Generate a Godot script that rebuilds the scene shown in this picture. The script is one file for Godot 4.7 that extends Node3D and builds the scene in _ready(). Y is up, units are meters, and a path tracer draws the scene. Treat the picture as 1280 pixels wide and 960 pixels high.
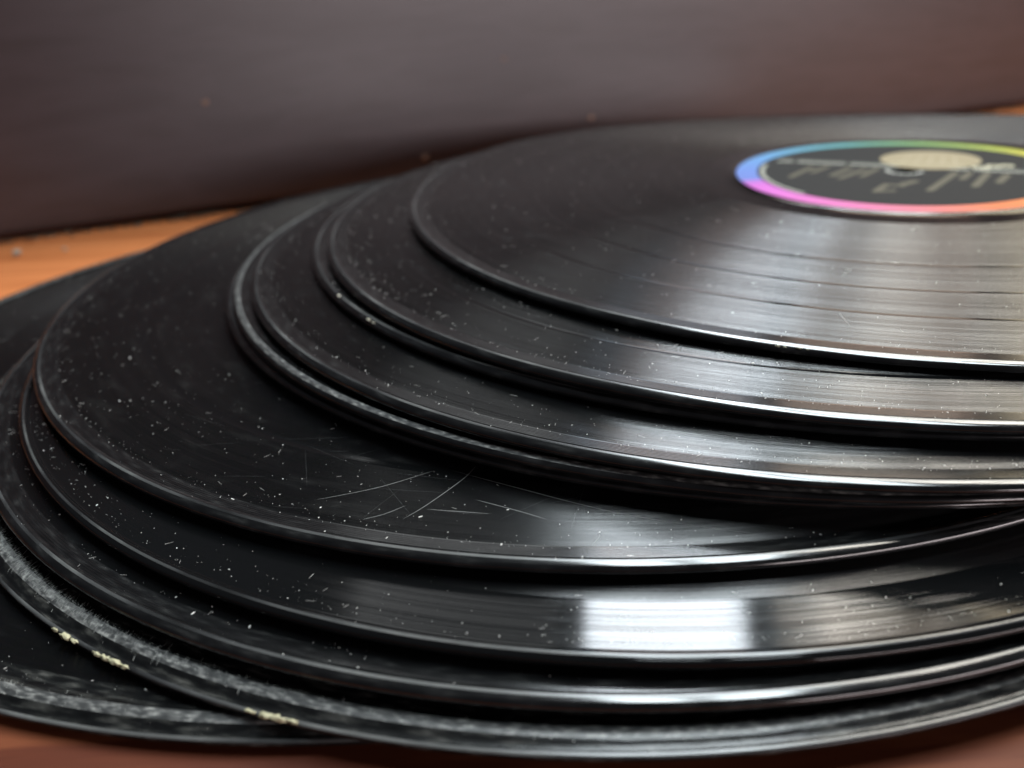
extends Node3D
# A fanned stack of vinyl records on a wooden tabletop against a dark wooden board. Millimetres (MM) are turned into metres.

const MM := 0.001
const SAG_TOWARDS := Vector2(0.3, -0.954)
const TABLE_DROP := 28.0           # the tabletop lies this far (mm) under the top record's rim
var noise_seed := 1
var spots := []
var materials := {}
var meshes := {}
var rng := RandomNumberGenerator.new()

func _ready() -> void:
	rng.seed = 4711
	# --- camera
	var cam := Camera3D.new()
	cam.name = "camera"
	var lens := CameraAttributesPhysical.new()
	lens.frustum_focal_length = 24.0 / (2.0 * tan(deg_to_rad(43.5) / 2.0))
	lens.frustum_near = 0.005
	lens.frustum_far = 20.0
	lens.frustum_focus_distance = 0.160
	lens.exposure_aperture = 12.5
	cam.attributes = lens
	cam.fov = 43.5
	cam.near = 0.005
	cam.far = 20.0
	cam.transform = Transform3D(Basis(Vector3.RIGHT, deg_to_rad(-24.14)) * Basis(Vector3.BACK, deg_to_rad(-3.44)), Vector3(0, (TABLE_DROP + 67.1) * MM, 0))
	add_child(cam)
	cam.current = true
	# --- surroundings, exposure
	var around := WorldEnvironment.new()
	around.name = "surroundings"
	var e := Environment.new()
	e.background_mode = Environment.BG_COLOR
	e.background_color = Color(0.03, 0.03, 0.034).linear_to_srgb()
	e.tonemap_mode = Environment.TONE_MAPPER_LINEAR
	e.tonemap_exposure = 1.0
	e.sdfgi_enabled = true
	e.ssao_enabled = true
	e.ssil_enabled = true
	around.environment = e
	add_child(around)
	# --- light: a tall window behind the board, and added light panels out of view
	window()
	added_panels()
	# --- the place
	tabletop()
	backboard()
	litter()
	# --- the records
	records()
	dust()

# ------------------------------------------------------------------ helpers
func tag(o: Node, label: String, category: String, group := "", kind := "") -> Node:
	o.set_meta("label", label)
	o.set_meta("category", category)
	if group:
		o.set_meta("group", group)
	if kind:
		o.set_meta("kind", kind)
	return o

func put(called: String, mesh: Mesh, m: Material, parent: Node) -> MeshInstance3D:
	var o := MeshInstance3D.new()
	o.name = called
	o.mesh = mesh
	o.material_override = m
	o.cast_shadow = GeometryInstance3D.SHADOW_CASTING_SETTING_ON
	parent.add_child(o, true)
	return o

func thing(called: String, at: Vector3, turn := 0.0) -> Node3D:
	var o := Node3D.new()
	o.name = called
	o.position = at
	o.rotation.y = turn
	add_child(o, true)
	return o

func lin(r: float, g: float, b: float) -> Color:
	return Color(r, g, b).linear_to_srgb()

func noise_tex(freq: float, stops: Array, colors: Array, w := 512, h := 512, octaves := 4, warp := false) -> NoiseTexture2D:
	var n := FastNoiseLite.new()
	noise_seed += 1
	n.seed = noise_seed
	n.frequency = freq
	n.noise_type = FastNoiseLite.TYPE_SIMPLEX_SMOOTH
	n.fractal_octaves = octaves
	if warp:
		n.domain_warp_enabled = true
		n.domain_warp_amplitude = 40.0
		n.domain_warp_frequency = freq
	var t := NoiseTexture2D.new()
	t.width = w
	t.height = h
	t.seamless = true
	t.noise = n
	var ramp := Gradient.new()
	ramp.offsets = PackedFloat32Array(stops)
	ramp.colors = PackedColorArray(colors)
	t.color_ramp = ramp
	return t

# Turns a profile (radius, height in mm, outer to inner over the top) round the axis.
func lathe(profile: Array, segments: int, flat_tail := false) -> ArrayMesh:
	var n := profile.size()
	var normals := []
	for j in n:
		var t := Vector2.ZERO
		if j > 0:
			t += (profile[j] - profile[j - 1]).normalized()
		if j < n - 1:
			t += (profile[j + 1] - profile[j]).normalized()
		t = t.normalized()
		normals.append(Vector2(t.y, -t.x))
	var v := PackedVector3Array()
	var nn := PackedVector3Array()
	var uv := PackedVector2Array()
	var idx := PackedInt32Array()
	v.resize((segments + 1) * n)
	nn.resize((segments + 1) * n)
	uv.resize((segments + 1) * n)
	for i in segments + 1:
		var a := TAU * i / segments
		var c := cos(a)
		var s := sin(a)
		for j in n:
			var p: Vector2 = profile[j]
			var q: Vector2 = normals[j]
			var k := i * n + j
			v[k] = Vector3(p.x * c, p.y, p.x * s) * MM
			nn[k] = Vector3(q.x * c, q.y, q.x * s)
			uv[k] = Vector2(float(i) / segments, p.x / 150.0)
	idx.resize(segments * (n - 1) * 6)
	var w := 0
	for i in segments:
		for j in n - 1:
			var a := i * n + j
			var b := a + n
			for x in [a, b, a + 1, b, b + 1, a + 1]:
				idx[w] = x
				w += 1
	var arr := []
	arr.resize(Mesh.ARRAY_MAX)
	arr[Mesh.ARRAY_VERTEX] = v
	arr[Mesh.ARRAY_NORMAL] = nn
	arr[Mesh.ARRAY_TEX_UV] = uv
	arr[Mesh.ARRAY_INDEX] = idx
	var m := ArrayMesh.new()
	m.add_surface_from_arrays(Mesh.PRIMITIVE_TRIANGLES, arr)
	return m

# A warped record sags towards one side: by `sag` mm at its edge in direction `towards`.
func bend(m: ArrayMesh, sag: float, towards: Vector2) -> ArrayMesh:
	if sag == 0.0:
		return m
	var arr := m.surface_get_arrays(0)
	var v: PackedVector3Array = arr[Mesh.ARRAY_VERTEX]
	var n: PackedVector3Array = arr[Mesh.ARRAY_NORMAL]
	for i in v.size():
		var s := maxf(0.0, Vector2(v[i].x, v[i].z).dot(towards) / (150.0 * MM))
		v[i].y -= sag * s * s * MM
		var g := 2.0 * sag * s / 150.0
		n[i] = Vector3(n[i].x + g * towards.x * n[i].y, n[i].y, n[i].z + g * towards.y * n[i].y).normalized()
	arr[Mesh.ARRAY_VERTEX] = v
	arr[Mesh.ARRAY_NORMAL] = n
	var out := ArrayMesh.new()
	out.add_surface_from_arrays(Mesh.PRIMITIVE_TRIANGLES, arr)
	return out

func smooth_path(points: Array, steps: int) -> Array:
	var c := []
	for i in points.size() - 1:
		var p0: Vector2 = points[max(i - 1, 0)]
		var p1: Vector2 = points[i]
		var p2: Vector2 = points[i + 1]
		var p3: Vector2 = points[min(i + 2, points.size() - 1)]
		for k in steps:
			c.append(p1.cubic_interpolate(p2, p0, p3, float(k) / steps))
	c.append(points[-1])
	return c

func box_mesh(size: Vector3, bevel: float) -> ArrayMesh:
	# a box with chamfered edges, origin in its middle
	var st := SurfaceTool.new()
	st.begin(Mesh.PRIMITIVE_TRIANGLES)
	st.set_smooth_group(-1)
	var h := size / 2.0
	var pts := func(ax: int, s: float) -> Array:
		var u := (ax + 1) % 3
		var w := (ax + 2) % 3
		var out := []
		for q in [[-1, -1], [1, -1], [1, 1], [-1, 1]]:
			var p := Vector3.ZERO
			p[ax] = h[ax] * s
			p[u] = (h[u] - bevel) * q[0]
			p[w] = (h[w] - bevel) * q[1]
			out.append(p)
		return out
	var poly := func(l: Array) -> void:
		var mid := Vector3.ZERO
		for p in l:
			mid += p
		var nrm: Vector3 = (l[1] - l[0]).cross(l[2] - l[0])
		if nrm.dot(mid) > 0:
			l.reverse()
		for k in range(1, l.size() - 1):
			for p in [l[0], l[k], l[k + 1]]:
				st.set_uv(Vector2(p.x, p.z))
				st.add_vertex(p)
	for ax in 3:
		for s in [-1.0, 1.0]:
			poly.call(pts.call(ax, s))
	for ax in 3:
		var u := (ax + 1) % 3
		var w := (ax + 2) % 3
		for a in [-1.0, 1.0]:
			for b in [-1.0, 1.0]:
				var l := []
				for q in [[-1, 0], [1, 0], [1, 1], [-1, 1]]:
					var p := Vector3.ZERO
					p[ax] = (h[ax] - bevel) * q[0]
					p[u] = (h[u] - (bevel if q[1] == 1 else 0.0)) * a
					p[w] = (h[w] - (0.0 if q[1] == 1 else bevel)) * b
					l.append(p)
				poly.call(l)
	for a in [-1.0, 1.0]:
		for b in [-1.0, 1.0]:
			for c in [-1.0, 1.0]:
				var s := Vector3(a, b, c)
				var l := []
				for ax in 3:
					var p := (h - Vector3.ONE * bevel) * s
					p[ax] = h[ax] * s[ax]
					l.append(p)
				poly.call(l)
	st.generate_normals()
	return st.commit()

func blob_mesh(r: Vector3, seed_: int, rough := 0.35, rings := 5, around := 8) -> ArrayMesh:
	# an uneven crumb
	var g := RandomNumberGenerator.new()
	g.seed = seed_
	var st := SurfaceTool.new()
	st.begin(Mesh.PRIMITIVE_TRIANGLES)
	var grid := []
	for j in rings + 1:
		var row := []
		var b := PI * j / rings
		var pole := 1.0 + g.randf_range(-rough, rough) * 0.5
		for i in around:
			var a := TAU * i / around
			var k := (1.0 + g.randf_range(-rough, rough)) if j > 0 and j < rings else pole
			row.append(Vector3(sin(b) * cos(a) * r.x, cos(b) * r.y, sin(b) * sin(a) * r.z) * k)
		grid.append(row)
	for j in rings:
		for i in around:
			var i2 := (i + 1) % around
			for p in [grid[j][i], grid[j][i2], grid[j + 1][i], grid[j][i2], grid[j + 1][i2], grid[j + 1][i]]:
				st.set_smooth_group(0)
				st.add_vertex(p)
	st.index()
	st.generate_normals()
	return st.commit()

# a flat ribbon along points (x, z in mm), y up
func ribbon(points: Array, width: float, y: float) -> ArrayMesh:
	var path := smooth_path(points, 6)
	var st := SurfaceTool.new()
	st.begin(Mesh.PRIMITIVE_TRIANGLES)
	for k in path.size() - 1:
		var d: Vector2 = (path[k + 1] - path[k]).normalized().orthogonal()
		var f0 := 1.0 - absf(2.0 * k / (path.size() - 1) - 1.0) ** 3
		var f1 := 1.0 - absf(2.0 * (k + 1) / (path.size() - 1) - 1.0) ** 3
		var a: Vector2 = path[k] + d * width * f0
		var b: Vector2 = path[k] - d * width * f0
		var c: Vector2 = path[k + 1] + d * width * f1
		var e: Vector2 = path[k + 1] - d * width * f1
		for p in [a, c, b, c, e, b]:
			st.set_normal(Vector3.UP)
			st.set_uv(p / 150.0)
			st.add_vertex(Vector3(p.x, y, p.y) * MM)
	return st.commit()

# ------------------------------------------------------------------ light
func glowing(c: Color, energy: float) -> StandardMaterial3D:
	var m := StandardMaterial3D.new()
	m.albedo_color = Color(0.02, 0.02, 0.02)
	m.roughness = 0.6
	m.emission_enabled = true
	m.emission = c
	m.emission_energy_multiplier = energy
	return m

func pane(parent: Node, x0: float, x1: float, y0: float, y1: float, c: Color, energy: float) -> void:
	var o := put("pane", box_mesh(Vector3(x1 - x0, y1 - y0, 0.006), 0.001), glowing(c, energy), parent)
	o.position = Vector3((x0 + x1) / 2, (y0 + y1) / 2, 0)

func bar(parent: Node, called: String, x0: float, x1: float, y0: float, y1: float, m: Material) -> void:
	var o := put(called, box_mesh(Vector3(x1 - x0, y1 - y0, 0.05), 0.004), m, parent)
	o.position = Vector3((x0 + x1) / 2, (y0 + y1) / 2, 0.01)

func window() -> void:
	var w := thing("window", Vector3(0, 0, -1.3))
	tag(w, "tall window in dark frame behind the board, seen only mirrored in the vinyl", "window")
	var frame := StandardMaterial3D.new()
	frame.albedo_color = lin(0.03, 0.027, 0.025)
	frame.roughness = 0.5
	# lower panes look out on masonry in the shade, upper ones on the sky
	pane(w, -0.26, 0.06, 0.36, 0.885, Color(0.92, 0.93, 0.93), 1.0)
	pane(w, 0.1, 0.36, 0.36, 0.62, Color(0.86, 0.93, 1.0), 2.6)
	pane(w, 0.125, 0.335, 0.63, 0.86, Color(1.0, 0.89, 0.84), 3.2)
	pane(w, 0.095, 0.365, 0.885, 0.925, Color(0.92, 0.97, 1.0), 13.0)
	pane(w, 0.095, 0.365, 0.93, 1.56, Color(0.93, 0.97, 1.0), 6.0)
	pane(w, 0.395, 0.68, 0.36, 0.62, Color(1.0, 0.84, 0.74), 1.8)
	pane(w, 0.395, 0.68, 0.63, 0.95, Color(0.98, 0.92, 0.84), 2.4)
	pane(w, 0.395, 0.5, 0.97, 1.03, Color(0.85, 0.95, 1.0), 3.0)
	pane(w, 0.73, 1.1, 0.36, 1.12, Color(1.0, 0.93, 0.79), 2.8)
	for x in [[-0.3, -0.26], [0.06, 0.095], [0.365, 0.395], [0.68, 0.73], [1.1, 1.14]]:
		bar(w, "mullion", x[0], x[1], 0.32, 1.6, frame)
	bar(w, "sill", -0.3, 1.14, 0.28, 0.32, frame)
	bar(w, "rail", 0.095, 0.365, 0.86, 0.885, frame)
	lamp("window_light", Vector3(0.23, 1.245, -1.28), Vector3(0.23, 1.245, 0), Vector2(0.27, 0.63), 1.25, Color(0.93, 0.97, 1.0))

# a light as large as the bright pane it stands in
func lamp(called: String, at: Vector3, towards: Vector3, size: Vector2, energy: float, c: Color) -> void:
	var l := AreaLight3D.new()
	l.name = called
	l.area_size = size
	l.light_energy = energy
	l.light_color = c
	l.shadow_enabled = true
	l.area_range = 8.0
	add_child(l)
	l.look_at_from_position(at, towards, Vector3.BACK if absf((towards - at).normalized().y) > 0.9 else Vector3.UP)

func light_panel(called: String, label: String, category: String, at: Vector3, towards: Vector3, size: Vector2, energy: float, c: Color, bars := 0) -> void:  # a framed glowing panel with its lamp, added out of view
	var s := thing(called, at)
	tag(s, label, category)
	var frame := StandardMaterial3D.new()
	frame.albedo_color = lin(0.12, 0.11, 0.1)
	frame.roughness = 0.6
	put("pane", box_mesh(Vector3(size.x, size.y, 0.006), 0.001), glowing(c, 0.6), s)
	for k in [-1.0, 1.0]:
		put("frame", box_mesh(Vector3(0.04, size.y + 0.08, 0.05), 0.004), frame, s).position = Vector3(k * (size.x / 2 + 0.02), 0, 0)
		put("frame", box_mesh(Vector3(size.x, 0.04, 0.05), 0.004), frame, s).position = Vector3(0, k * (size.y / 2 + 0.02), 0)
	for k in bars:
		var x := (float(k + 1) / (bars + 1) - 0.5) * size.x
		put("added_bar", box_mesh(Vector3(0.075, size.y, 0.04), 0.004), frame, s).position = Vector3(x, 0, -0.07)  # bars added before the lamp to break its reflection into strips
	s.look_at_from_position(at, towards, Vector3.BACK if absf((towards - at).normalized().y) > 0.9 else Vector3.UP)
	lamp(called + "_light", at + (towards - at).normalized() * 0.03, towards, size, energy, c)

func added_panels() -> void:  # unseen panels added for the shine on rims, grooves and board
	light_panel("overhead_panel", "added cool light panel high behind the records, seen only as shine", "light panel", Vector3(0.27, 1.65, -0.75), Vector3(0.05, 0, -0.3), Vector2(0.5, 1.5), 5.0, Color(0.93, 0.98, 1.0), 1)
	light_panel("overhead_panel", "added warm light panel high behind the records on the right, seen only as shine", "light panel", Vector3(1.05, 2.0, -1.45), Vector3(0.05, 0, -0.3), Vector2(1.2, 1.0), 7.0, Color(1.0, 0.98, 0.935), 3)
	light_panel("sheen_panel", "added long low light panel behind the viewer, giving the wooden board its sheen", "room window", Vector3(1.55, 0.27, 1.4), Vector3(-0.05, 0.08, -0.42), Vector2(2.0, 0.42), 2.7, Color(1.0, 0.945, 0.95))  # light added behind the viewer to put a sheen on the board

# ------------------------------------------------------------------ the place
func tabletop() -> void:
	var t := thing("wooden_table", Vector3.ZERO)
	tag(t, "wooden table under the stack, orange at the back, red brown and painted darker for shade in front", "table")
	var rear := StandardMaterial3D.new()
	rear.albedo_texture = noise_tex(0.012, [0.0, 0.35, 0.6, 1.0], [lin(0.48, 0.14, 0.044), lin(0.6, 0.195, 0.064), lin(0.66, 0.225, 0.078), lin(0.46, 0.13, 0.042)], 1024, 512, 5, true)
	var front := StandardMaterial3D.new()  # coloured darker in place of the shade in front of the stack
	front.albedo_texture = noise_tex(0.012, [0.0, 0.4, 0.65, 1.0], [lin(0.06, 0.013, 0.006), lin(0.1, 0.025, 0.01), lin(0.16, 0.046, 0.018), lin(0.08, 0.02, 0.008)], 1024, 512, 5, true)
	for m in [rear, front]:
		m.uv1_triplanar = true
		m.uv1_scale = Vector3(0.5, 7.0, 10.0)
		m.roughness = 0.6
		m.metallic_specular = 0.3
	# boards run along the table, a hairline apart
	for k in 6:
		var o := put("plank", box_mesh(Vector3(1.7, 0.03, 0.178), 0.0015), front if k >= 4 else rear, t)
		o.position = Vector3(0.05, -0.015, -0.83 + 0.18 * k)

func litter() -> void:
	var m := StandardMaterial3D.new()
	m.albedo_color = lin(0.55, 0.47, 0.38)
	m.roughness = 0.8
	for c in [[-0.185, -0.359, 1.7, "round pale crumb on the orange wood at the left edge"], [-0.168, -0.362, 0.9, "small flat crumb right of the round one on the orange wood"]]:
		var o := put("crumb", blob_mesh(Vector3(1.0, 0.75, 0.8) * c[2] * MM, int(-c[0] * 1000), 0.3, 7, 11), m, self)
		o.position = Vector3(c[0], c[2] * 0.6 * MM, c[1])
		tag(o, c[3], "crumb")
	var brown := StandardMaterial3D.new()
	brown.albedo_color = lin(0.16, 0.06, 0.025)
	brown.roughness = 0.8
	for c in [[-0.186, -0.3275, 6.0, 2.2, "brown flake of old varnish nearest the viewer on the orange wood"], [-0.197, -0.349, 5.5, 3.5, "broad brown flake of old varnish beside the round pale crumb"]]:
		var o := put("varnish_flake", blob_mesh(Vector3(c[2], 0.25, c[3]) * MM, int(-c[1] * 1000), 0.35, 4, 13), brown, self)
		o.position = Vector3(c[0], 0.0001, c[1])
		tag(o, c[4], "flake")
	var lint := StandardMaterial3D.new()
	lint.albedo_color = lin(0.2, 0.17, 0.13)
	lint.roughness = 0.95
	var st := SurfaceTool.new()
	st.begin(Mesh.PRIMITIVE_TRIANGLES)
	for i in 900:
		var along := rng.randf_range(-0.25, 0.75)
		var away := absf(rng.randfn(0.0, 0.0018)) + 0.0005
		var p := Vector3(-0.1181, 0, -0.4086) + Vector3(0.947, 0, -0.32) * along + Vector3(0.32, 0, 0.947) * away
		var b := Basis.from_euler(Vector3(rng.randf() * TAU, rng.randf() * TAU, 0)).scaled_local(Vector3(2.2, 0.5, 0.7) * rng.randf_range(0.3, 0.9) * MM)
		st.append_from(materials.get_or_add("lint", blob_mesh(Vector3.ONE, 9, 0.4, 3, 5)), 0, Transform3D(b, p + Vector3.UP * rng.randf_range(0.0002, 0.0014)))
	var o := put("dust_line", st.commit(), lint, self)
	tag(o, "line of tan dust and lint along the foot of the wooden board", "dust", "", "stuff")

func backboard() -> void:
	var b := thing("wooden_board", Vector3(-0.1181, 0, -0.4086), atan2(0.338, 1.0))
	tag(b, "dark purplish brown wooden board standing upright behind the records", "board")
	var m := StandardMaterial3D.new()
	m.albedo_texture = noise_tex(0.01, [0.0, 0.4, 0.62, 1.0], [lin(0.04, 0.027, 0.029), lin(0.048, 0.035, 0.039), lin(0.056, 0.042, 0.047), lin(0.042, 0.029, 0.031)], 1024, 512, 5, true)
	m.uv1_triplanar = true
	m.uv1_scale = Vector3(1.2, 12.0, 12.0)
	m.roughness = 0.34
	var o := put("panel", box_mesh(Vector3(1.5, 0.15, 0.02), 0.002), m, b)
	o.position = Vector3(0.2, 0.077, -0.01)
	# pale chips in the varnish
	var chip := StandardMaterial3D.new()
	chip.albedo_color = lin(0.3, 0.2, 0.15)
	chip.roughness = 0.8
	for c in [[-0.093, 0.046, 1.3], [0.0, 0.046, 1.0], [0.172, 0.022, 1.0], [0.09, 0.013, 1.1], [0.13, 0.052, 0.7]]:
		var f := put("chip", blob_mesh(Vector3(1.0, 0.7, 0.3) * c[2] * 1.4 * MM, int(c[0] * 1000) + 200), chip, b)
		f.position = Vector3(c[0], c[1], 0.0001)

# ------------------------------------------------------------------ records
func vinyl(kind: String) -> StandardMaterial3D:
	if materials.has(kind):
		return materials[kind]
	var m := StandardMaterial3D.new()
	m.resource_name = "vinyl_" + kind
	m.uv1_scale = Vector3(12, 2, 1)
	m.metallic_specular = 0.54
	if kind.ends_with("rim"):
		m.uv1_scale = Vector3(4, 3, 1)
		m.metallic_specular = 0.68
	var black := lin(0.003, 0.0032, 0.0034)
	match kind:
		"groove":   # the cut band: grooves spread the light across themselves
			m.albedo_texture = noise_tex(0.004, [0.0, 0.6, 0.85, 1.0], [black, lin(0.0035, 0.0038, 0.004), lin(0.007, 0.0075, 0.0078), lin(0.018, 0.019, 0.019)], 1024, 1024, 4, true)
			m.uv1_scale = Vector3(12, 5, 1)
			m.roughness = 0.21
			m.anisotropy_enabled = true
			m.anisotropy = -0.95
			m.normal_enabled = true
			m.normal_texture = ring_normals()
			m.normal_scale = 1.0
		"land":     # uncut vinyl
			m.albedo_color = lin(0.004, 0.0043, 0.0046)
			m.roughness = 0.065
			m.normal_enabled = true
			m.normal_texture = ring_normals()
			m.uv1_scale = Vector3(12, 6, 1)
			m.normal_scale = 0.16
		"satin":    # worn grooves, duller
			m.albedo_texture = noise_tex(0.004, [0.0, 0.6, 0.85, 1.0], [black, lin(0.0038, 0.004, 0.0042), lin(0.008, 0.0083, 0.0083), lin(0.018, 0.018, 0.0178)], 1024, 1024, 4, true)
			m.metallic_specular = 0.5
			m.uv1_scale = Vector3(12, 5, 1)
			m.roughness = 0.27
			m.anisotropy_enabled = true
			m.anisotropy = -0.95
			m.normal_enabled = true
			m.normal_texture = ring_normals()
			m.normal_scale = 1.15
		"rim":
			m.albedo_texture = noise_tex(0.03, [0.0, 0.55, 0.75, 1.0], [black, lin(0.008, 0.0083, 0.0087), lin(0.016, 0.0165, 0.0165), lin(0.045, 0.045, 0.044)], 1024, 1024, 5)
			m.roughness = 0.13
		"wear":
			m.uv1_scale = Vector3(4, 8, 1)
			m.albedo_texture = noise_tex(0.006, [0.0, 0.4, 0.65, 1.0], [lin(0.012, 0.0123, 0.0125), lin(0.04, 0.041, 0.042), lin(0.085, 0.087, 0.086), lin(0.2, 0.2, 0.195)], 1024, 256, 7, true)
			m.roughness = 0.2
		"chalk":
			m.uv1_scale = Vector3(12, 20, 1)
			m.albedo_texture = noise_tex(0.03, [0.0, 0.4, 0.6, 0.8, 1.0], [lin(0.012, 0.0125, 0.013), lin(0.04, 0.041, 0.041), lin(0.1, 0.1, 0.097), lin(0.22, 0.22, 0.21), lin(0.36, 0.35, 0.31)], 1024, 256, 5)
			m.roughness = 0.4
		"worn_rim":
			m.albedo_texture = noise_tex(0.03, [0.0, 0.4, 0.6, 0.8, 1.0], [black, lin(0.006, 0.0063, 0.0066), lin(0.014, 0.0145, 0.014), lin(0.035, 0.035, 0.033), lin(0.1, 0.098, 0.09)], 1024, 1024, 5)
			m.roughness = 0.22
			m.metallic_specular = 0.42
			m.heightmap_enabled = true
			m.heightmap_scale = 0.002
			m.heightmap_texture = noise_tex(0.05, [0.0, 1.0], [Color.BLACK, Color.WHITE], 1024, 1024, 3)
	materials[kind] = m
	return m

func ring_normals() -> ImageTexture:
	if materials.has("ring_normals"):
		return materials["ring_normals"]
	var im := Image.create(4, 2048, false, Image.FORMAT_RGBA8)
	var slow := 0.0
	for y in 2048:
		slow = slow * 0.93 + rng.randfn(0.0, 0.004)
		im.fill_rect(Rect2i(0, y, 4, 1), Color(0.5, clampf(0.5 + rng.randfn(0.0, 0.07 if rng.randf() < 0.68 else 0.2) + slow, 0.18, 0.82), 1.0))
	materials["ring_normals"] = ImageTexture.create_from_image(im)
	return materials["ring_normals"]

func rim_profile(style: String, thick: float) -> Array:
	var t := thick
	var p: Array
	var start: float
	var low := -0.42
	if style == "scuffed":
		p = [Vector2(141.0, 0.5 - t), Vector2(144.0, 0.25 - t), Vector2(147.5, 0.02 - t), Vector2(149.4, 0.1 - t), Vector2(150.3, 0.35 - t), Vector2(150.5, 0.6 - t), Vector2(150.5, -0.95), Vector2(150.25, -0.68), Vector2(149.8, -0.62), Vector2(149.3, -0.68), Vector2(148.7, -0.5), Vector2(148.0, -0.16), Vector2(147.2, 0.02), Vector2(146.4, -0.02), Vector2(145.5, -0.2), Vector2(144.6, -0.4), Vector2(143.6, -0.52)]
		start = 143.0
	else:
		p = [Vector2(144.0, 0.5 - t), Vector2(146.5, 0.28 - t), Vector2(148.6, 0.02 - t), Vector2(149.8, 0.12 - t), Vector2(150.4, 0.4 - t), Vector2(150.5, 0.65 - t), Vector2(150.5, -0.95), Vector2(150.35, -0.62), Vector2(149.95, -0.3), Vector2(149.35, -0.08), Vector2(148.9, 0.0), Vector2(148.5, -0.06), Vector2(148.2, -0.16)]
		start = 148.2
	if style == "clear":   # flat right up to a narrow bead
		p = p.slice(0, p.size() - 5) + [Vector2(149.5, -0.14), Vector2(149.1, -0.1), Vector2(148.75, -0.16), Vector2(148.45, -0.32), Vector2(148.2, -0.4), Vector2(147.9, -0.42)]
	var out := smooth_path(p, 4)
	# the wide-set lead-in turns
	var r := start
	var pitch := 0.5
	while r > 145.3 and style == "plain":
		for k in range(1, 7):
			var q := r - pitch * k / 6.0
			var s := sin(PI * k / 6.0)
			out.append(Vector2(q, lerpf(low, -0.18, clampf((q - 145.2) / 3.0, 0.0, 1.0)) - 0.025 * pow(s, 6.0)))
		r -= pitch
	out.append(Vector2({"plain": 145.0, "dusty": 145.0, "clear": 137.4, "scuffed": 142.0}[style], low))
	return out

func make_record(called: String, at: Vector3, turn: float, style: String, gaps: Array, band: String, sag: float) -> Node3D:
	var t := 1.9
	var root := thing(called, at, turn)
	var key := "rim_" + ("plain" if style == "dusty" else style)
	if not meshes.has(key):
		meshes[key] = lathe(rim_profile(style, t), 540)
	put("rim", bend(meshes[key], sag, SAG_TOWARDS), vinyl({"plain": "rim", "clear": "land", "dusty": "rim", "scuffed": "worn_rim"}[style]), root)
	# where the crest of the bead is rubbed and dusty
	var wear := {"plain": [[149.45, 148.75, "wear"]], "clear": [[149.75, 149.2, "wear"]], "dusty": [[149.9, 148.45, "chalk"]], "scuffed": [[150.47, 149.85, "wear"], [147.9, 145.7, "chalk"]]}
	for w in wear[style]:
		var wkey := "wear_%s_%s" % [style, w[0]]
		if not meshes.has(wkey):
			var strip := []
			for p in rim_profile(style, t):
				if p.y > -0.96 and p.x <= w[0] and p.x >= w[1]:
					strip.append(p + Vector2(0.003, 0.004))
			meshes[wkey] = lathe(strip, 540)
		put("worn_crest", bend(meshes[wkey], sag, SAG_TOWARDS), vinyl(w[2]), root)
	# bands of grooves between smooth gaps
	var low := -0.42
	var outer: float = {"plain": 145.0, "dusty": 145.0, "clear": 137.4, "scuffed": 142.0}[style]
	var wide := 1.0 if 125.3 in gaps else 0.55
	for gap in gaps + [60.0]:
		var inner: float = gap + (wide if gap != 60.0 else 0.0)
		var n := maxi(2, int((outer - inner) / 4.0))
		var pr := []
		for k in n + 1:
			pr.append(Vector2(lerpf(outer, inner, float(k) / n), low))
		put("groove_band", bend(lathe(pr, 360), sag, SAG_TOWARDS), vinyl(band), root)
		if gap != 60.0:
			put("track_gap", bend(lathe([Vector2(gap + wide, low), Vector2(gap + wide * 0.6, low - 0.03), Vector2(gap - wide * 0.6, low - 0.03), Vector2(gap - wide, low)], 360), sag, SAG_TOWARDS), vinyl("land"), root)
			outer = gap - wide
	if not meshes.has("run_out"):
		meshes["run_out"] = lathe([Vector2(60, low), Vector2(54, low), Vector2(50.5, low), Vector2(50.3, low + 0.1), Vector2(50.15, low + 0.27), Vector2(49, low + 0.28), Vector2(3.7, low + 0.28), Vector2(3.6, low), Vector2(3.6, -t + 0.3), Vector2(50, -t + 0.1), Vector2(100, -t + 0.5), Vector2(144.0, 0.5 - t)], 240)
	put("body", bend(meshes["run_out"], sag, SAG_TOWARDS), vinyl("land"), root)
	return root

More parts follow.
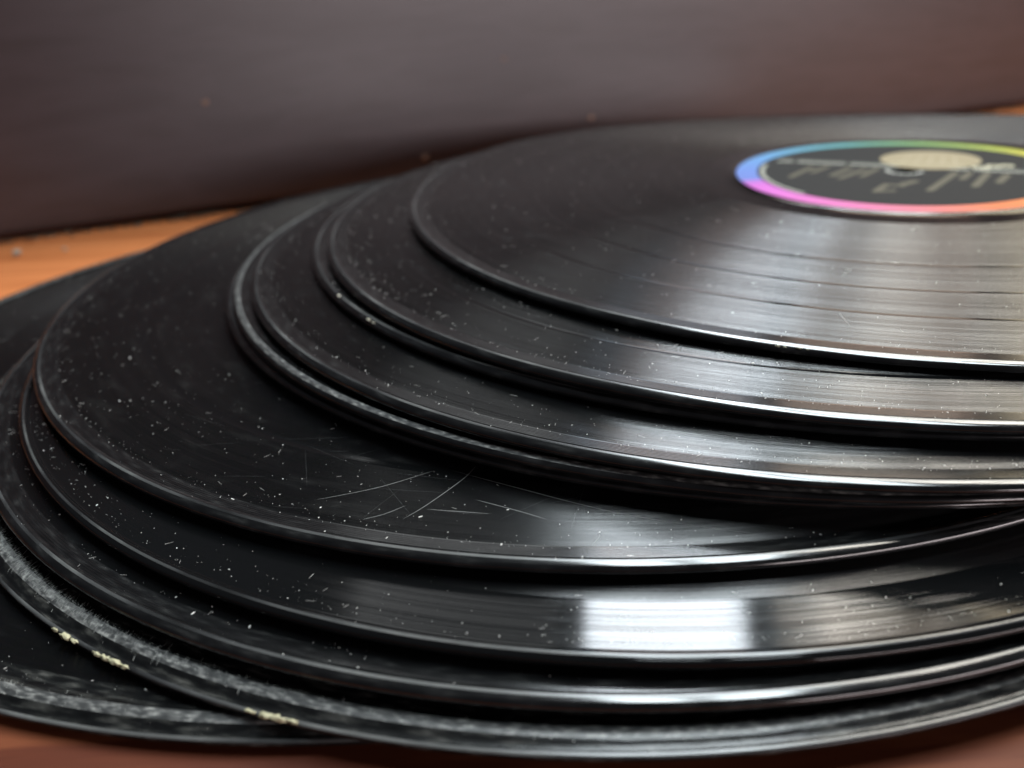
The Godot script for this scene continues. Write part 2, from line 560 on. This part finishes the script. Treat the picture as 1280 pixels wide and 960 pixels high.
func records() -> void:
	var top := TABLE_DROP
	# x, z, how far under the top record (mm), turn, rim, track gaps, vinyl
	var list := [
		[123.1, -290.6, 0.0, "plain", [128.0, 112.4, 95.2], "groove", "topmost black vinyl record with a rainbow ringed paper label"],
		[101.1, -276.4, 2.2, "plain", [132.0], "groove", "black vinyl record directly under the one with the rainbow label"],
		[96.2, -279.0, 4.3, "plain", [118.0], "groove", "black vinyl record with two pale chips on its left rim, third from the top"],
		[82.0, -268.0, 6.3, "plain", [120.0], "groove", "black vinyl record fourth from the top, lying on one with a dusty grey rim"],
		[76.6, -269.5, 8.6, "dusty", [120.0], "groove", "black vinyl record whose dusty grey rim peeps out, fifth from the top"],
		[73.7, -272.4, 11.0, "plain", [120.0], "groove", "black vinyl record showing only a dark rim above the scratched record"],
		[28.7, -264.7, 14.0, "plain", [125.3], "satin", "scratched satin black vinyl record in the middle of the stack"],
		[32.3, -247.6, 16.9, "clear", [121.0], "satin", "glossy black vinyl record mirroring a white window at its front edge"],
		[25.6, -243.2, 19.6, "plain", [120.0], "groove", "dusty black vinyl record between the window mirroring one and the scuffed rim"],
		[21.6, -238.8, 23.0, "scuffed", [120.0], "groove", "black vinyl record with scuffed whitish rim and yellowish crusts"],
		[-22.0, -247.0, 25.2, "scuffed", [120.0], "groove", "lowest black vinyl record, jutting out at the lower left onto the table"],
	]
	for k in list.size():
		var a = list[k]
		spots.append(a)
		var r := make_record("vinyl_record" if k == 0 else "vinyl_record_%03d" % k, Vector3(a[0], top - a[2], a[1]) * MM, 0.0, a[3], a[4], a[5], [7.0, 6.0, 5.0, 3.5, 2.0, 0.7, 0.0, 0.0, 0.0, 0.0, 0.0][k])
		tag(r, a[6], "record", "black vinyl records in a fanned stack")
		if k == 0:
			paper_label(r)
			residue(r, [[-74.9, 130.6, 0.5], [-73.8, 131.2, 0.35], [-71.5, 132.2, 0.55], [-70.2, 133.0, 0.3]], -0.25, lin(0.35, 0.34, 0.25))
			scratches(r, [[[-58.7, 115.9], [-58.9, 119.0], [-58.9, 122.5]]], 0.1)
		if k == 2:
			residue(r, [[-135.6, 62.9, 0.8], [-126.6, 80.6, 0.7], [-125.4, 82.6, 0.5]], -0.1, lin(0.62, 0.58, 0.46))
		if k == 3:
			scratches(r, [[[-53.4, 126.5], [-41.6, 131.8], [-28.1, 137.1]]], 0.05)
		if k == 10:
			scuffs(r, 100.0, 150.0, 260)
		if k == 6:
			scratches(r, [[[-40.3, 117.7], [-30.6, 124.1], [-14.2, 134.4], [-0.1, 140.6], [7.2, 143.2]], [[-35.8, 116.8], [-38.1, 121.3], [-43.8, 129.0], [-47.5, 133.0]], [[-43.1, 117.6], [-52.4, 122.3], [-62.9, 125.3]], [[-35.9, 128.2], [-29.4, 132.2], [-24.4, 135.6]], [[-43.8, 130.3], [-38.5, 131.6], [-33.3, 132.9]], [[-47.2, 128.7], [-50.5, 131.0], [-54.0, 132.3]], [[-18.2, 143.5], [-17.2, 142.0], [-16.6, 140.4]]], 0.05)
			var fine := []
			for i in 30:
				var a0 := deg_to_rad(rng.randf_range(76.0, 140.0))
				var r0 := rng.randf_range(122.0, 146.0)
				var p := Vector2(cos(a0), sin(a0)) * r0
				var d := Vector2.from_angle(rng.randfn(0.35, 0.7)) * rng.randf_range(3.0, 15.0)
				var q := p + d
				if q.length() < 147.0:
					fine.append([[p.x, p.y], [p.x + d.x * 0.5, p.y + d.y * 0.5], [q.x, q.y]])
			scratches(r, fine, 0.011, "hairline")
		if k == 9:
			residue(r, [[-93.6, 118.0, 0.7], [-91.6, 119.6, 1.15], [-89.6, 121.0, 0.7], [-85.0, 124.3, 0.9], [-83.4, 125.3, 1.0], [-81.6, 126.4, 1.1], [-79.8, 127.5, 0.8], [-59.3, 138.2, 0.7], [-56.9, 139.2, 1.0], [-55.2, 139.9, 1.2], [-53.0, 140.7, 0.8]], -0.6, lin(0.42, 0.39, 0.25))
			scuffs(r, 110.0, 166.0, 1700)

func residue(parent: Node3D, spots: Array, y: float, c: Color) -> void:
	var key := "residue_%s" % c.to_html()
	if not materials.has(key):
		var m := StandardMaterial3D.new()
		m.albedo_color = c
		m.roughness = 0.7
		materials[key] = m
	for s in spots:
		var o := put("crust", blob_mesh(Vector3(1.05, 0.26, 0.38) * s[2] * MM, int(s[0] * 31 + s[1] * 7), 0.6, 6, 12), materials[key], parent)
		o.position = Vector3(s[0], y, s[1]) * MM
		o.rotation.y = atan2(-s[0], -s[1])

# short pale scuffs across the bead between two angles (degrees from +x towards the viewer)
func scuffs(parent: Node3D, from: float, to: float, count: int) -> void:
	var profile := rim_profile("scuffed", 1.9)
	var height := func(r: float) -> float:
		for k in range(profile.size() - 1, 0, -1):
			if r >= profile[k].x and r <= profile[k - 1].x and profile[k].y > -0.9:
				return lerpf(profile[k].y, profile[k - 1].y, (r - profile[k].x) / maxf(profile[k - 1].x - profile[k].x, 1e-4))
		return -0.42
	var st := SurfaceTool.new()
	st.begin(Mesh.PRIMITIVE_TRIANGLES)
	for i in count:
		var a := deg_to_rad((from + to) / 2.0 + clampf(rng.randfn(0.0, 0.42), -1.6, 1.6) * (to - from) / 2.0)
		var r0 := 146.6 + rng.randfn(0.0, 0.75)
		var length := rng.randf_range(0.25, 1.3)
		var skew := rng.randf_range(0.001, 0.007)
		var w := rng.randf_range(0.01, 0.045) / 147.0
		for k in 3:
			var q := []
			for f in [k / 3.0, (k + 1) / 3.0]:
				var r := clampf(r0 - length * f, 143.7, 149.0)
				var half := w * (1.0 - absf(2.0 * f - 1.0) * 0.8)
				for side in [-1.0, 1.0]:
					var b: float = a + skew * f * length + half * side
					q.append(Vector3(r * cos(b), height.call(r) + 0.018, r * sin(b)) * MM)
			for p in [q[0], q[1], q[2], q[1], q[3], q[2]]:
				st.set_normal(Vector3.UP)
				st.add_vertex(p)
	if not materials.has("scuff"):
		var m := StandardMaterial3D.new()
		m.albedo_color = lin(0.36, 0.36, 0.34)
		m.roughness = 0.6
		m.cull_mode = BaseMaterial3D.CULL_DISABLED
		materials["scuff"] = m
	put("scuff_marks", st.commit(), materials["scuff"], parent).set_meta("kind", "stuff")

func scratches(parent: Node3D, lines: Array, width: float, look := "scratch") -> void:
	if not materials.has(look):
		var m := StandardMaterial3D.new()
		m.albedo_color = lin(0.17, 0.17, 0.165) if look == "scratch" else lin(0.06, 0.06, 0.06)
		m.roughness = 0.45
		materials[look] = m
	for l in lines:
		var pts := []
		for p in l:
			pts.append(Vector2(p[0], p[1]))
		put("scratch", ribbon(pts, width, -0.408), materials[look], parent)

# the printed paper: x along the printed lines, y towards the label's top, in mm
func paper_label(parent: Node3D) -> void:
	var size := 900
	var per := size / 101.0
	var im := Image.create(size, size, false, Image.FORMAT_RGBA8)
	var hues := [[-180, Color(0.42, 0.5, 0.82)], [-166, Color(0.4, 0.52, 0.84)], [-135, Color(0.36, 0.6, 0.82)], [-92, Color(0.37, 0.68, 0.68)], [-62, Color(0.54, 0.72, 0.42)], [-32, Color(0.72, 0.76, 0.3)], [0, Color(0.92, 0.78, 0.2)], [40, Color(0.95, 0.6, 0.2)], [83, Color(0.96, 0.5, 0.3)], [107, Color(0.95, 0.5, 0.55)], [131, Color(0.93, 0.46, 0.73)], [160, Color(0.87, 0.42, 0.82)], [172, Color(0.84, 0.4, 0.82)], [180, Color(0.62, 0.45, 0.82)]]
	for y in size:
		for x in size:
			var p := Vector2(x + 0.5 - size / 2.0, y + 0.5 - size / 2.0) / per
			var r := p.length()
			var c := Color(0.05, 0.05, 0.055)
			if r > 43.6:
				var a := rad_to_deg(p.angle())
				for k in hues.size() - 1:
					if a <= hues[k + 1][0]:
						c = hues[k][1].lerp(hues[k + 1][1], (a - hues[k][0]) / (hues[k + 1][0] - hues[k][0])).lerp(Color(0.75, 0.75, 0.75), 0.08).darkened(0.17)
						break
			im.set_pixel(x, y, c)
	var right := Vector2(0.864, 0.503)      # along the printed lines
	var up := Vector2(0.503, -0.864)
	var cream := Color(0.56, 0.51, 0.41)
	var grey := Color(0.62, 0.62, 0.58)
	var dot := func(u: float, v: float, rad: float, c: Color, hole := 0.0) -> void:
		var q := (right * u + up * v) * per + Vector2(size, size) / 2.0
		var n := int(ceil(rad * per)) + 1
		for dy in range(-n, n + 1):
			for dx in range(-n, n + 1):
				var d := Vector2(dx, dy).length() / per
				if d <= rad and d >= hole:
					im.set_pixel(clampi(int(q.x) + dx, 0, size - 1), clampi(int(q.y) + dy, 0, size - 1), c)
	var stroke := func(a: Vector2, b: Vector2, rad: float, c: Color) -> void:
		var n := int(a.distance_to(b) / 0.25) + 1
		for k in n + 1:
			var q := a.lerp(b, float(k) / n)
			dot.call(q.x, q.y, rad, c)
	# small print along the rim on the left, and the row through the middle
	for k in 34:
		var a := deg_to_rad(152.0 + k * 1.7)
		var p := Vector2(cos(a), sin(a)) * 42.0
		dot.call(p.dot(right), p.dot(up), 0.75, grey, 0.3)
	var u := -39.0
	while u < 39.0:
		if fmod(absf(u), 17.0) > 1.8:
			dot.call(u, 5.6, 1.05, grey, 0.4)
			dot.call(u, 8.2, 0.8, Color(0.36, 0.36, 0.34), 0.25)
		u += 1.5
	# pale crescent painted in for the highlight on the spindle hole rim
	for k in 26:
		var a := deg_to_rad(40.0 + k * 7.0)
		dot.call(5.0 * cos(a) * right.x + 5.0 * sin(a) * right.y, 5.0 * cos(a) * up.x + 5.0 * sin(a) * up.y, 0.6 + 0.3 * sin(k * 1.7), Color(0.6, 0.6, 0.58))
	# round cream emblem above the spindle hole, with pale line drawing
	for k in range(60, -1, -1):
		dot.call(4.8, 18.2, 14.9 * k / 60.0, cream.darkened(0.015 * (k % 3)))
	for k in 5:
		stroke.call(Vector2(-3.0 + k * 4, 12.0), Vector2(-1.5 + k * 3.2, 24.0), 0.35, cream.lightened(0.1))
	stroke.call(Vector2(-6, 11.5), Vector2(15, 11.5), 0.35, cream.lightened(0.25))
	for w in [[19.5, 9.5, 2.0], [23.5, 12.0, 2.4], [27.0, 13.5, 2.2], [21.5, 8.5, 1.5]]:
		dot.call(w[0], w[1], w[2], Color(0.66, 0.64, 0.55), w[2] * 0.35)
	# the big slanting letters under it
	var ink := Color(0.33, 0.31, 0.26)
	for s in [[-30.2, -16.6, -27.4, -1.5, 1.5], [-25.5, -9.0, -23.0, 0.5, 1.5], [-19.0, -12.0, -16.0, 0.0, 1.5], [-16.0, -15.0, -11.5, -1.0, 1.5], [-10.5, -11.0, -8.0, 1.0, 1.3], [10.2, -24.0, 14.2, 0.3, 1.7], [16.8, -7.5, 18.0, 1.0, 1.6], [21.0, -16.0, 22.7, 1.8, 1.7], [26.6, -9.5, 28.0, 0.6, 1.7], [-3.4, -29.0, -2.0, -20.0, 1.6], [-3.4, -29.0, 1.0, -27.0, 1.5], [-2.0, -20.0, 2.5, -20.5, 1.5], [2.5, -18.0, 4.8, -14.0, 2.0]]:
		stroke.call(Vector2(s[0], s[1]), Vector2(s[2], s[3]), s[4] * 0.68, ink)
	var m := StandardMaterial3D.new()
	m.albedo_texture = ImageTexture.create_from_image(im)
	m.roughness = 0.75
	m.metallic_specular = 0.3
	# a thin sheet of paper with a rolled edge and the spindle hole
	var pr := [Vector2(50.0, -0.14), Vector2(49.97, 0.0), Vector2(49.9, 0.03), Vector2(49.0, 0.03), Vector2(40, 0.03), Vector2(30, 0.03), Vector2(20, 0.03), Vector2(10, 0.03), Vector2(4.0, 0.03), Vector2(3.7, 0.0), Vector2(3.6, -0.1)]
	var src := lathe(pr, 180)
	var arr := src.surface_get_arrays(0)
	var v: PackedVector3Array = arr[Mesh.ARRAY_VERTEX]
	var uv := PackedVector2Array()
	for p in v:
		uv.append(Vector2(p.x, p.z) / (101.0 * MM) + Vector2(0.5, 0.5))
	arr[Mesh.ARRAY_TEX_UV] = uv
	var mesh := ArrayMesh.new()
	mesh.add_surface_from_arrays(Mesh.PRIMITIVE_TRIANGLES, arr)
	mesh = bend(mesh, 7.0, SAG_TOWARDS)
	var o := put("paper_label", mesh, m, parent)
	o.set_meta("label", "black paper label with rainbow edge, cream round emblem and slanting letters")

# ------------------------------------------------------------------ dust
func dust() -> void:
	var thin := [0.5, 1.5, 0.6, 1.2, 0.6, 0.4, 1.2, 0.7, 0.7, 0.6, 0.6]
	var placed := []
	for k in spots.size():
		var s = spots[k]
		var want := int(5600 * thin[k])
		for i in want:
			var a := rng.randf() * TAU
			var r := sqrt(lerpf(52.0 * 52.0, 149.0 * 149.0, rng.randf())) if i % 4 else 147.5 - absf(rng.randfn(0.0, 2.5))
			var p := Vector2(s[0] + r * cos(a), s[1] + r * sin(a))
			var covered := false
			for j in k:
				if p.distance_to(Vector2(spots[j][0], spots[j][1])) < 150.6:
					covered = true
					break
			if covered or p.y < -1.5 * absf(p.x) - 400.0:
				continue
			var y: float = TABLE_DROP - s[2] - (0.42 if r < 147.5 else 0.0)
			var sink := maxf(0.0, Vector2(cos(a), sin(a)).dot(SAG_TOWARDS) * r / 150.0)
			y -= [7.0, 6.0, 5.0, 3.5, 2.0, 0.7, 0.0, 0.0, 0.0, 0.0, 0.0][k] * sink * sink
			var size := clampf(exp(rng.randfn(-3.45, 0.55)), 0.016, 0.17)
			var shape := Vector3(size * rng.randf_range(0.8, 3.0), size * 0.5, size * rng.randf_range(0.5, 1.0))
			if rng.randf() < 0.05:   # a fibre
				shape = Vector3(rng.randf_range(0.3, 1.0), 0.016, 0.016)
			var b := Basis(Vector3.UP, rng.randf() * TAU).scaled_local(shape)
			placed.append(Transform3D(Basis(b.x * MM, b.y * MM, b.z * MM), Vector3(p.x, y + size * 0.3, p.y) * MM))
	var mm := MultiMesh.new()
	mm.transform_format = MultiMesh.TRANSFORM_3D
	mm.mesh = blob_mesh(Vector3.ONE, 5, 0.4, 4, 6)
	mm.instance_count = placed.size()
	for i in placed.size():
		mm.set_instance_transform(i, placed[i])
	var m := StandardMaterial3D.new()
	m.albedo_color = lin(0.7, 0.69, 0.66)
	m.roughness = 0.8
	var o := MultiMeshInstance3D.new()
	o.name = "dust_specks"
	o.multimesh = mm
	o.material_override = m
	add_child(o)
	tag(o, "fine white dust specks scattered over all the records", "dust", "", "stuff")
